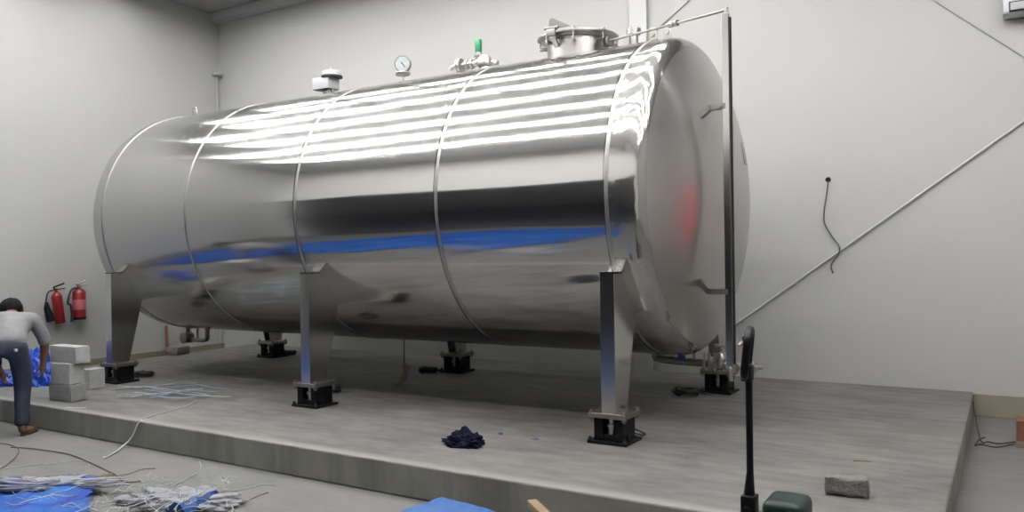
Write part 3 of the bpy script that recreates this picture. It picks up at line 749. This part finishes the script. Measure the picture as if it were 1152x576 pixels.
# strapping strips on the plinth top
for i in range(11):
    y0 = 434+i*1.25; xa = 118+random.uniform(0, 45)+(i % 3)*12; xb = 215+random.uniform(0, 45)
    pts = [at(xa+(xb-xa)*t/5, y0+2.6*math.sin(t*1.1+i)+.6*random.uniform(-1, 1)-1.2*t/5, 2, PZ+.005+.0025*i) for t in range(6)]
    b = NB(); pts = smooth_pts(pts, 5)
    for k in range(len(pts)-1):
        d = (pts[k+1]-pts[k]).normalized(); n = Vector((-d.y, d.x, 0))*.011
        vs = [bm_v for bm_v in (pts[k]-n, pts[k]+n, pts[k+1]+n, pts[k+1]-n)]
        add_prism(b, vs, (0, 0, .0025))
    bmesh.ops.remove_doubles(b, verts=b.verts, dist=.0005)
    tag(obj('strapping_strip', b, M['strip_blue'] if i % 3 else M['strip_pale'], loc=pts[0], smooth=False), 'pale blue strapping strip lying loose on the plinth between the front legs', 'strip', 'strapping strips on the plinth')
# thin groove line on the plinth and white strap over its edge
b = NB(); pts = [at(152, 474.5, 2, PZ), at(180, 466, 2, PZ), at(205, 459, 2, PZ), at(222, 452, 2, PZ)]
for q in pts: q.z = PZ+.005
add_tube(b, smooth_pts(pts, 4), .005, 6); tag(obj('floor_cable', b, M['grey_plastic'], loc=pts[0]), 'thin grey cord on the plinth running back from the white strap', 'cable')
e0 = at(157, 473, 2, PZ+.008); e0.y = PY0-.012
pts = [at(166, 471.5, 2, PZ+.007), Vector((e0.x+.02, PY0+.02, PZ+.008)), Vector((e0.x, PY0-.012, PZ-.01)), Vector((e0.x-.08, PY0-.03, .08)), Vector((e0.x-.12, PY0-.09, .012)), at(132, 507, 2, .01), at(122, 513, 2, .01), at(116, 515, 2, .01)]
b = NB(); pts = smooth_pts(pts, 5)
for k in range(len(pts)-1):
    d = (pts[k+1]-pts[k]).normalized(); n = d.cross(Vector((.25, -.6, .75))).normalized()*.0095
    add_prism(b, [pts[k]-n, pts[k]+n, pts[k+1]+n, pts[k+1]-n], (0, -.002, .002))
bmesh.ops.remove_doubles(b, verts=b.verts, dist=.0006)
tag(obj('white_strap', b, M['strip_pale'], loc=pts[0], smooth=False), 'white strap draped over the plinth edge onto the floor', 'strap')

# ---------------------------------------------------------------- floor litter at the left
def sheet(poly, z, amp, freq, seed, res=.07, lift=None):
    """crumpled sheet: grid clipped to a polygon"""
    xs_ = [q[0] for q in poly]; ys_ = [q[1] for q in poly]
    def inside(x, y):
        c = False; n = len(poly)
        for i in range(n):
            x1, y1 = poly[i]; x2, y2 = poly[(i+1) % n]
            if (y1 > y) != (y2 > y) and x < (x2-x1)*(y-y1)/(y2-y1)+x1: c = not c
        return c
    t = NB(); V = {}
    nx = int((max(xs_)-min(xs_))/res)+1; ny = int((max(ys_)-min(ys_))/res)+1
    def vert(i, j):
        if (i, j) not in V:
            x = min(xs_)+i*res; y = min(ys_)+j*res
            q = Vector((x*freq, y*freq, seed))
            h = amp*(1-abs(noise.noise(q)))**3+amp*.5*(1-abs(noise.noise(q*2.3)))**4+amp*.15*noise.noise(q*6)
            V[(i, j)] = t.verts.new((x+.3*res*noise.noise(q*3), y+.3*res*noise.noise(q*3+Vector((9, 9, 9))), z+max(0, h)))
        return V[(i, j)]
    for i in range(nx):
        for j in range(ny):
            x = min(xs_)+(i+.5)*res; y = min(ys_)+(j+.5)*res
            jx = .13*noise.noise(Vector((x*2.2, y*2.2, seed+5)))
            if inside(x+jx, y+jx): t.faces.new((vert(i, j), vert(i+1, j), vert(i+1, j+1), vert(i, j+1)))
    return t
tarp_poly = [(-3.75, 1.0), (-4.55, 2.75), (-5.0, 2.95), (-5.25, 3.25), (-5.6, 3.42), (-5.9, 3.12), (-6.3, 2.95), (-7.0, 3.1), (-8.6, 3.25), (-10.3, 3.95), (-11.0, 3.95), (-11.0, 2.5), (-9.0, 1.6), (-6.0, .85)]
tp = obj('blue_tarpaulin', sheet([(q[0], q[1]-.10) if -7.5 < q[0] < -5 else q for q in tarp_poly], .006, .05, 1.5, 3.1, .05), M['blue_tarp'], loc=(-6.5, 2.2, 0), angle=180); tag(tp, 'crumpled bright blue tarpaulin spread over the floor at bottom left', 'tarpaulin')
sd = tp.modifiers.new('thickness', 'SOLIDIFY'); sd.thickness = .003; sd.offset = 1

def film(px, py, sx, sy, seed, label, material=None, rz=0):
    c = at(px, py, 2, 0.)
    t = blob((0, 0, 0), (sx, sy, .055), seed, .8, 9, 5)
    R = Matrix.Rotation(rz, 3, 'Z')
    for v in t.verts: v.co = R @ v.co + Vector((c.x, c.y, .045 if px < 100 else .004))
    return tag(obj('plastic_film', t, material or M['clear_film'], loc=(c.x, c.y, 0), angle=180), label, 'plastic film')
film(40, 556, .55, .07, 1.2, 'grey translucent plastic film bunched across the blue tarpaulin', None, .55)
film(205, 566, .34, .20, 4.4, 'crumpled clear plastic film right of the blue tarpaulin', None, .3)
# brown twisted cloth behind the tarpaulin
pts = [at(x, y, 2, .03) for x, y in ((-10, 545), (15, 541), (40, 541), (62, 540), (78, 538), (95, 541), (108, 538), (128, 537))]
b = NB(); sp_ = smooth_pts(pts, 6); add_tube(b, sp_, [.028+.022*abs(noise.noise(Vector((k*.35, 0, 2)))) for k in range(len(sp_))], 9)
for v in b.verts: v.co += noise.noise_vector(v.co*22)*.012
for v in b.verts: v.co.z = max(v.co.z, .003)
tag(obj('brown_cloth', b, M['brown_cloth'], loc=pts[3]), 'twisted brown cloth lying behind the blue tarpaulin', 'cloth')
# dark blue folded sheet at the bottom edge
pts = [at(x, y, 2, .03) for x, y in ((198, 580), (215, 572), (228, 566), (238, 561), (242, 556))]
b = NB(); sp_ = smooth_pts(pts, 6); add_tube(b, sp_, [.075-.055*k/(len(sp_)-1) for k in range(len(sp_))], 10)
for v in b.verts: v.co += noise.noise_vector(v.co*14)*.03; v.co.z = max(v.co.z, .003)
tag(obj('folded_sheet', b, mat('dark_blue_sheet', (.015, .05, .17), .4), loc=pts[2]), 'narrow dark blue folded sheet under pale strips right of the tarpaulin', 'sheet')
# cords on the floor
for nm, pts, r_, mt_, lb in (
    ('floor_cable', ((-20, 500), (2, 499), (14, 501), (21, 506), (17, 515), (4, 525), (-12, 532)), .006, 'brown_cord', 'thin brown cord curling on the floor behind the worker foot'),
    ('floor_cable', ((12, 503), (40, 505), (78, 511), (103, 521), (120, 529), (132, 535), (141, 542), (160, 541)), .007, 'brown_cord', 'long brown cord arching across the floor to the twisted cloth'),
    ('floor_cable', ((-5, 529), (30, 524), (62, 521), (88, 518), (100, 522), (95, 527)), .004, 'strip_pale', 'thin pale cord on the floor crossing the brown cord'),
    ('floor_cable', ((128, 536), (145, 533), (160, 528), (175, 527)), .005, 'brown_cord', 'short brown cord at the right end of the twisted cloth'),
    ('floor_cable', ((192, 547), (206, 541), (222, 532), (226, 524), (224, 519)), .006, 'strip_pale', 'short white cord rising towards the plinth beside clear film'),
    ('floor_cable', ((212, 555), (245, 553), (275, 550), (295, 545), (310, 546)), .005, 'strip_pale', 'pale cord reaching right across the floor from the folded sheet'),
    ('floor_cable', ((255, 574), (275, 565), (292, 557), (302, 554)), .005, 'brown_cord', 'short grey cord at the right end of the floor litter')):
    r_ *= .65; P3 = smooth_pts([at(x, y, 2, r_+.003) for x, y in pts], 6); b = NB(); add_tube(b, P3, r_, 6)
    tag(obj(nm, b, M[mt_], loc=P3[0]), lb, 'cable')
# tangled plastic strips (nobody could count them)
b = NB(); random.seed(21)
for k in range(64):
    px = random.gauss(195, 45); py = random.uniform(548, 592)
    if k % 4 == 0: px = random.uniform(20, 150); py = random.uniform(552, 590)
    if px < 0 or px > 300: continue
    c = at(px, py, 2, 0); a = random.uniform(0, 2*PI); L_ = random.uniform(.10, .34); pts = []
    for t in range(6):
        q = Vector((c.x+math.cos(a)*L_*(t/5-.5), c.y+math.sin(a)*L_*(t/5-.5), .012+random.uniform(0, .04)+(.05 if k % 4 == 0 or px > 150 else 0)))
        a += random.uniform(-.4, .4); pts.append(q)
    add_tube(b, smooth_pts(pts, 3), random.choice((.0015, .002, .003)), 5)
tag(obj('plastic_strips', b, M['strip_pale'], loc=at(195, 570, 2, 0)), 'tangle of pale plastic strips right of the blue tarpaulin', 'plastic strips', kind='stuff')

# covered pallet at the bottom centre
zc = .21
k0 = at(498, 556, 2, zc); kl = at(440, 575, 2, zc); kr = at(573, 576, 2, zc)
ul = (kl-k0).normalized(); ur = (kr-k0).normalized()
dR = .56; b = NB(); n = 26; grid = []
for i in range(n+1):
    rowv = []
    for j in range(n+1):
        q = k0+ul*(1.0*i/n)+ur*(dR*j/n); e = min(i, j, n-i, n-j)
        q.z = zc-.006*noise.noise(q*7)-.004+(.006*noise.noise(q*18))-(.010 if e == 0 else 0); rowv.append(b.verts.new(q))
    grid.append(rowv)
for i in range(n):
    for j in range(n): b.faces.new((grid[i][j], grid[i+1][j], grid[i+1][j+1], grid[i][j+1]))
border = [grid[i][0] for i in range(n)]+[grid[n][j] for j in range(n)]+[grid[n-i][n] for i in range(n)]+[grid[0][n-j] for j in range(n)]
ctr = k0+ul*.5+ur*dR/2; prev = border
for lev, zz in ((1, .14), (2, .07), (3, .004)):
    cur = []
    for v in border:
        o_ = (v.co-ctr); o_.z = 0; o_.normalize(); w_ = .012*lev*(.6+noise.noise(v.co*9)); q = v.co+o_*w_*.6; q.z = zz if lev < 3 else .004+.012*abs(noise.noise(v.co*6)); cur.append(b.verts.new(q))
    m_ = len(border)
    for i in range(m_): b.faces.new((prev[i], prev[(i+1) % m_], cur[(i+1) % m_], cur[i]))
    prev = cur
tag(obj('covered_pallet', b, M['blue_cover'], loc=(ctr.x, ctr.y, 0), angle=50), 'low flat stack covered by a blue sheet against the plinth, bottom centre', 'covered stack')
# timber offcut
A_ = at(598, 567, 1, 4.06); B_ = Vector((A_.x+.95, A_.y-.72, .032))
b = NB(); d = (B_-A_).normalized(); sx_, sy_ = frame(d)
t = NB(); add_box(t, (-.030, -.030, 0), (.030, .030, (B_-A_).length), .007)
R = Matrix((sx_, sy_, d)).transposed()
for v in t.verts: v.co = R @ v.co + A_
merge(b, t); tag(obj('timber_batten', b, M['timber'], loc=A_), 'brown timber batten leaning low against the plinth, right of the blue stack', 'timber')

# ---------------------------------------------------------------- hand pallet truck
JY = 3.6; jx = at(842, 470, 1, JY).x; jt = at(842, 370, 1, JY).z; jb = at(842, 556, 1, JY).z
pj = thing('pallet_truck', (jx+.3, JY, 0), 'hand pallet truck with an upright black loop handle in the foreground', 'pallet truck')
lt = at(842, 425, 1, JY).z
b = NB(); add_tube(b, [(jx+.004, JY, jb-.02), (jx+.004, JY, lt+.01)], .0155, 14)
hs = obj('handle_shaft', b, M['black_paint'], pj)
b = NB(); loop = []
for k in range(40):
    a = 2*PI*k/40; yy = .085*math.cos(a); zz = (jt-lt)/2*math.sin(a)
    yy = math.copysign(min(abs(yy)*1.25, .085), yy)
    xx = .012*math.sin(a)
    loop.append((jx+xx-.19*yy, JY+.98*yy, (jt+lt)/2+zz*.97))
add_tube(b, loop, .0185, 12, closed=True)
lp = obj('handle_loop', b, M['black_paint'], hs)
b = NB(); add_box(b, (jx-.026, JY-.03, lt-.015), (jx+.02, JY+.03, lt+.06), .008); obj('loop_socket', b, M['black_paint'], lp)
b = NB(); add_box(b, (jx-.024, JY-.008, jt-.075), (jx-.014, JY+.03, jt-.03), .003); add_tube(b, [(jx-.02, JY+.02, jt-.05), (jx-.026, JY-.05, jt-.075)], .008, 8); obj('release_lever', b, M['fit_steel'], lp)
b = NB(); add_tube(b, [(jx+.004, JY, jb+.10), (jx, JY, jb+.02), (jx-.002, JY, jb-.03)], [.0155, .023, .027], 14); add_box(b, (jx-.032, JY-.04, jb-.10), (jx+.032, JY+.04, jb-.0), .008)
add_tube(b, [(jx, JY-.06, jb-.06), (jx, JY+.06, jb-.06)], .018, 10)
obj('pivot_block', b, M['black_paint'], pj)
b = NB(); add_lathe(b, [(0, .05), (.02, .06), (jb-.28, .06), (jb-.26, .045), (jb-.18, .045)], (jx+.03, JY, .10), (0, 0, 1), 20); obj('pump_cylinder', b, M['jack_green'], pj)
for s in (-1, 1):
    b = NB(); add_lathe(b, [(-.025, .07), (-.02, .09), (.02, .09), (.025, .07)], (jx+.02, JY+s*.075, .09), (0, 1, 0), 24); obj('steer_wheel', b, M['dark_rubber'], pj)
b = NB(); add_tube(b, [(jx+.02, JY-.1, .09), (jx+.02, JY+.1, .09)], .02, 10); obj('axle', b, M['dull_steel'], pj)
# green rear frame with its rounded top
gz = at(880, 566, 1, JY-.10).z; gx0 = at(856, 570, 1, JY-.10).x; gx1 = at(904, 572, 1, JY-.10).x
b = NB(); add_box(b, (gx0, JY-.11, .10), (gx1, JY+.11, gz), .035, seg=4); add_box(b, (gx0+.03, JY-.27, .09), (gx1+.02, JY+.27, .22), .015)
obj('rear_frame', b, M['jack_green'], pj)
for s in (-1, 1):
    b = NB(); add_box(b, (gx0+.05, JY+s*.19-.08, .055), (gx1+1.1, JY+s*.19+.08, .105), .014); fk = obj('fork', b, M['jack_green'], pj)
    b = NB(); add_tube(b, [(gx1+.95, JY+s*.19-.05, .036), (gx1+.95, JY+s*.19+.05, .036)], .036, 16); obj('load_roller', b, M['dark_rubber'], fk)

# ---------------------------------------------------------------- the worker
PB = Vector((-7.833, 3.83, 0)); RV = Vector((.53, .848, 0)); FV = Vector((-.848, .53, 0))
def W(u, v, z): return PB+RV*u+FV*v+Vector((0, 0, z))
def skin(chains, sub=2, root=0):
    """chains: lists of (point, radius); first point of a later chain may be an index into earlier verts"""
    vs, rs, es = [], [], []
    for ch in chains:
        prev = None
        for it in ch:
            if isinstance(it, int): prev = it; continue
            vs.append(it[0]); rs.append(it[1])
            if prev is not None: es.append((prev, len(vs)-1))
            prev = len(vs)-1
    me = bpy.data.meshes.new('tmp'); me.from_pydata([tuple(v) for v in vs], es, [])
    o = bpy.data.objects.new('tmp', me); col.objects.link(o)
    md = o.modifiers.new('s', 'SKIN'); md.use_smooth_shade = True; md.branch_smoothing = .3
    for i, sv in enumerate(me.skin_vertices[0].data):
        r_ = rs[i]; sv.radius = (r_, r_) if not isinstance(r_, tuple) else r_; sv.use_root = (i == root)
    sb = o.modifiers.new('d', 'SUBSURF'); sb.levels = sub; sb.render_levels = sub
    dg = bpy.context.evaluated_depsgraph_get(); ev = o.evaluated_get(dg); m2 = bpy.data.meshes.new_from_object(ev)
    b_ = bmesh.new(); b_.from_mesh(m2); bpy.data.meshes.remove(m2); bpy.data.objects.remove(o); bpy.data.meshes.remove(me)
    return b_
person = thing('person', (PB.x, PB.y, 0), 'worker in grey shirt and navy jeans bending over the plinth edge', 'person')
S_R, E_R, W_R = W(.185, .40, 1.03), W(.265, .45, .80), W(.245, .50, .60)
S_L, E_L, W_L = W(-.185, .40, 1.03), W(-.27, .47, .79), W(-.12, .52, .56)
pelvis = W(0, 0, .86)
torso = [(pelvis, .09), (W(0, .16, .95), .11), (W(0, .32, 1.01), .12), (W(0, .43, 1.05), .085), (W(-.01, .49, 1.075), .052), (W(-.02, .54, 1.10), .055), (W(-.03, .585, 1.125), .088), (W(-.035, .64, 1.13), .092), (W(-.04, .70, 1.105), .066)]
chains = [torso]
def idx(n): return n
nT = len(torso)
# right arm from chest (index 2)
chains.append([2, (S_R, .062), (E_R, .046), (W_R, .032), (W(.24, .515, .555), .036), (W(.238, .52, .52), .034)])
nR = nT+5; handR = nT+4
chains.append([2, (S_L, .062), (E_L, .046), (W_L, .032), (W(-.10, .525, .515), .036), (W(-.092, .53, .48), .034)])
handL = nR+4; nL = nR+5
chains.append([0, (W(.10, 0, .82), .095), (W(.11, .05, .46), .062), (W(.105, -.02, .10), .040), (W(.105, -.04, .045), .036), (W(.155, .04, .04), .034), (W(.19, .12, .028), .026)])
chains.append([0, (W(-.10, 0, .82), .095), (W(-.22, .07, .46), .062), (W(-.29, -.02, .10), .040), (W(-.29, -.04, .045), .036), (W(-.30, .06, .04), .034), (W(-.31, .15, .028), .026)])
# fingers
def fingers(hand_i, base, down, side, curl):
    for k, (off, L_) in enumerate(((-.030, .066), (-.010, .078), (.010, .074), (.029, .060))):
        p0 = base+side*off; p1 = p0+down*L_*.5; p2 = p1+(down*.6+curl*.8).normalized()*L_*.3; p3 = p2+(down*.1+curl).normalized()*L_*.25
        chains.append([hand_i, (p0+down*.012, .0105), (p1, .0095), (p2, .0088), (p3, .0078)])
    p0 = base-down*.045+curl*.028-side*.01; p1 = p0+(down*.7+curl*.5).normalized()*.035; p2 = p1+(down*.9+curl*.1).normalized()*.028
    chains.append([hand_i-1, (p0, .0115), (p1, .0105), (p2, .009)])
dn = Vector((0, 0, -1))
fingers(handR, W(.238, .52, .51), (dn+FV*.15).normalized(), FV, -RV)
fingers(handL, W(-.092, .53, .47), (dn+RV*.2).normalized(), FV, RV)
# nose and ears as small branches of the head
chains.append([7, (W(-.045, .70, 1.055), .022), (W(-.045, .71, 1.038), .014)])
chains.append([6, (W(.062, .63, 1.115), .022), (W(.078, .625, 1.115), .016)])
chains.append([6, (W(-.135, .63, 1.115), .022), (W(-.15, .625, 1.115), .016)])
body = obj('body', skin(chains), M['skin'], person, angle=180)
# shirt with sleeves rolled to the elbow
sh = skin([[(W(0, -.07, .79), (.178, .14)), (W(0, .06, .895), (.168, .135)), (W(0, .20, .97), (.168, .135)), (W(0, .33, 1.015), (.17, .13)), (W(0, .42, 1.045), (.12, .10)), (W(-.005, .47, 1.068), .068)],
           [3, (W(.15, .385, 1.035), .09), (S_R, .082), (W(.235, .43, .90), .068), (W(.262, .448, .81), .060), (W(.265, .452, .785), .058)],
           [3, (W(-.15, .385, 1.035), .09), (S_L, .082), (W(-.235, .44, .90), .068), (W(-.267, .465, .80), .060), (W(-.27, .468, .775), .058)]])
for v in sh.verts: v.co += noise.noise_vector(v.co*9)*.010
obj('shirt', sh, M['shirt'], person, angle=180)
jn = skin([[(W(0, .02, .92), (.166, .118)), (W(0, -.01, .83), (.17, .125)), (W(0, -.01, .77), (.15, .11))],
           [1, (W(.10, 0, .75), .112), (W(.108, .03, .60), .095), (W(.11, .05, .46), .078), (W(.108, .01, .28), .072), (W(.105, -.02, .13), .064), (W(.105, -.02, .085), .063)],
           [1, (W(-.11, 0, .75), .112), (W(-.17, .04, .60), .095), (W(-.22, .07, .46), .078), (W(-.26, .02, .28), .072), (W(-.29, -.02, .13), .064), (W(-.29, -.02, .085), .063)]])
for v in jn.verts: v.co += noise.noise_vector(v.co*10)*.008
je = obj('jeans', jn, M['jeans'], person, angle=180)
b = NB(); q = W(.075, -.125, .80); add_box(b, q-Vector((.012, .012, .012)), q+Vector((.012, .012, .012)), .003); obj('pocket_tab', b, M['strip_pale'], je)
# hair cap
t = NB(); bmesh.ops.create_icosphere(t, subdivisions=4, radius=1)
hc_ = W(-.033, .625, 1.14); ax_f = (FV*.75+Vector((0, 0, -.62))).normalized(); ax_u = RV.cross(ax_f).normalized()
if ax_u.z < 0: ax_u = -ax_u
dele = []
for v in t.verts:
    n_ = v.co.copy(); w_ = RV*n_.x*.104+ax_f*n_.y*.112+ax_u*n_.z*.112
    v.co = hc_+w_*(1+.06*noise.noise(n_*5)); 
    if n_.y > .55 or (n_.z < -.55 and n_.y > -.3): dele.append(v)
bmesh.ops.delete(t, geom=dele, context='VERTS')
ho = obj('hair', t, M['hair'], person, angle=180); sd = ho.modifiers.new('thickness', 'SOLIDIFY'); sd.thickness = .012
for s in (-1, 1):
    b = NB(); add_lathe(b, [(-.010, .0), (-.006, .009), (0, .011), (.006, .009), (.010, 0)], W(-.04+s*.033, .688, 1.075), (0, 0, 1), 10); obj('eye', b, M['eye'], person)
b = NB(); add_tube(b, [W(-.065, .735, 1.075), W(-.04, .742, 1.07), W(-.015, .735, 1.075)], [.004, .006, .004], 7); obj('mouth', b, M['sandal'], person)
for (ux, vx, du) in ((.105, -.06, .10), (-.29, -.07, -.01)):
    b = NB(); P0, P1 = W(ux, vx, 0), W(ux+du, vx+.24, 0); d = (P1-P0).normalized(); n_ = Vector((-d.y, d.x, 0)); pl_ = []
    for k in range(20):
        a = 2*PI*k/20; pl_.append((P0+P1)/2+d*.135*math.cos(a)+n_*(.046+.008*math.cos(a))*math.sin(a)+Vector((0, 0, .001)))
    add_prism(b, pl_, (0, 0, .016)); so = obj('sandal', b, M['sandal'], person)
    b = NB(); q = P0.lerp(P1, .66); add_tube(b, [q+n_*.045+Vector((0, 0, .015)), q+n_*.03+Vector((0, 0, .055)), q+Vector((0, 0, .066)), q-n_*.03+Vector((0, 0, .055)), q-n_*.045+Vector((0, 0, .015))], .010, 7); obj('sandal_strap', b, M['sandal'], so)

# blue bags the worker is gathering
p = at(40, 434, 2, PZ)
t = blob((0, 0, 0), (.20, .12, .33), 6.2, .45, 7, 5)
for v in t.verts: v.co = Matrix.Rotation(.5, 3, 'Z') @ v.co + Vector((p.x-.04, p.y+.02, PZ))
tag(obj('blue_bag', t, M['blue_bag'], loc=(p.x, p.y, PZ), angle=180), 'crumpled bright blue plastic sheet on the plinth under the worker right hand', 'plastic sheet')
p = at(4, 436, 2, PZ)
t = blob((0, 0, 0), (.20, .10, .15), 9.1, .45, 7, 5)
for v in t.verts: v.co = Matrix.Rotation(.5, 3, 'Z') @ v.co + Vector((p.x-.18, p.y+.05, PZ))
tag(obj('blue_bag', t, M['blue_bag'], loc=(p.x, p.y, PZ), angle=180), 'low dark blue plastic sheet on the plinth at the left photo edge', 'plastic sheet')

# ---------------------------------------------------------------- night outside, view settings
w = bpy.data.worlds.new('world'); sc.world = w; w.use_nodes = True
w.node_tree.nodes['Background'].inputs[0].default_value = (.010, .011, .014, 1); w.node_tree.nodes['Background'].inputs[1].default_value = 1
sc.view_settings.view_transform = 'Standard'; sc.view_settings.look = 'None'; sc.view_settings.exposure = 0; sc.view_settings.gamma = 1
sc.view_settings.use_curve_mapping = False
sc.cycles.max_bounces = 10; sc.cycles.diffuse_bounces = 6; sc.cycles.glossy_bounces = 6
sc.cycles.caustics_reflective = False; sc.cycles.caustics_refractive = False
sc.cycles.sample_clamp_indirect = 6
sc.cycles.use_denoising = True
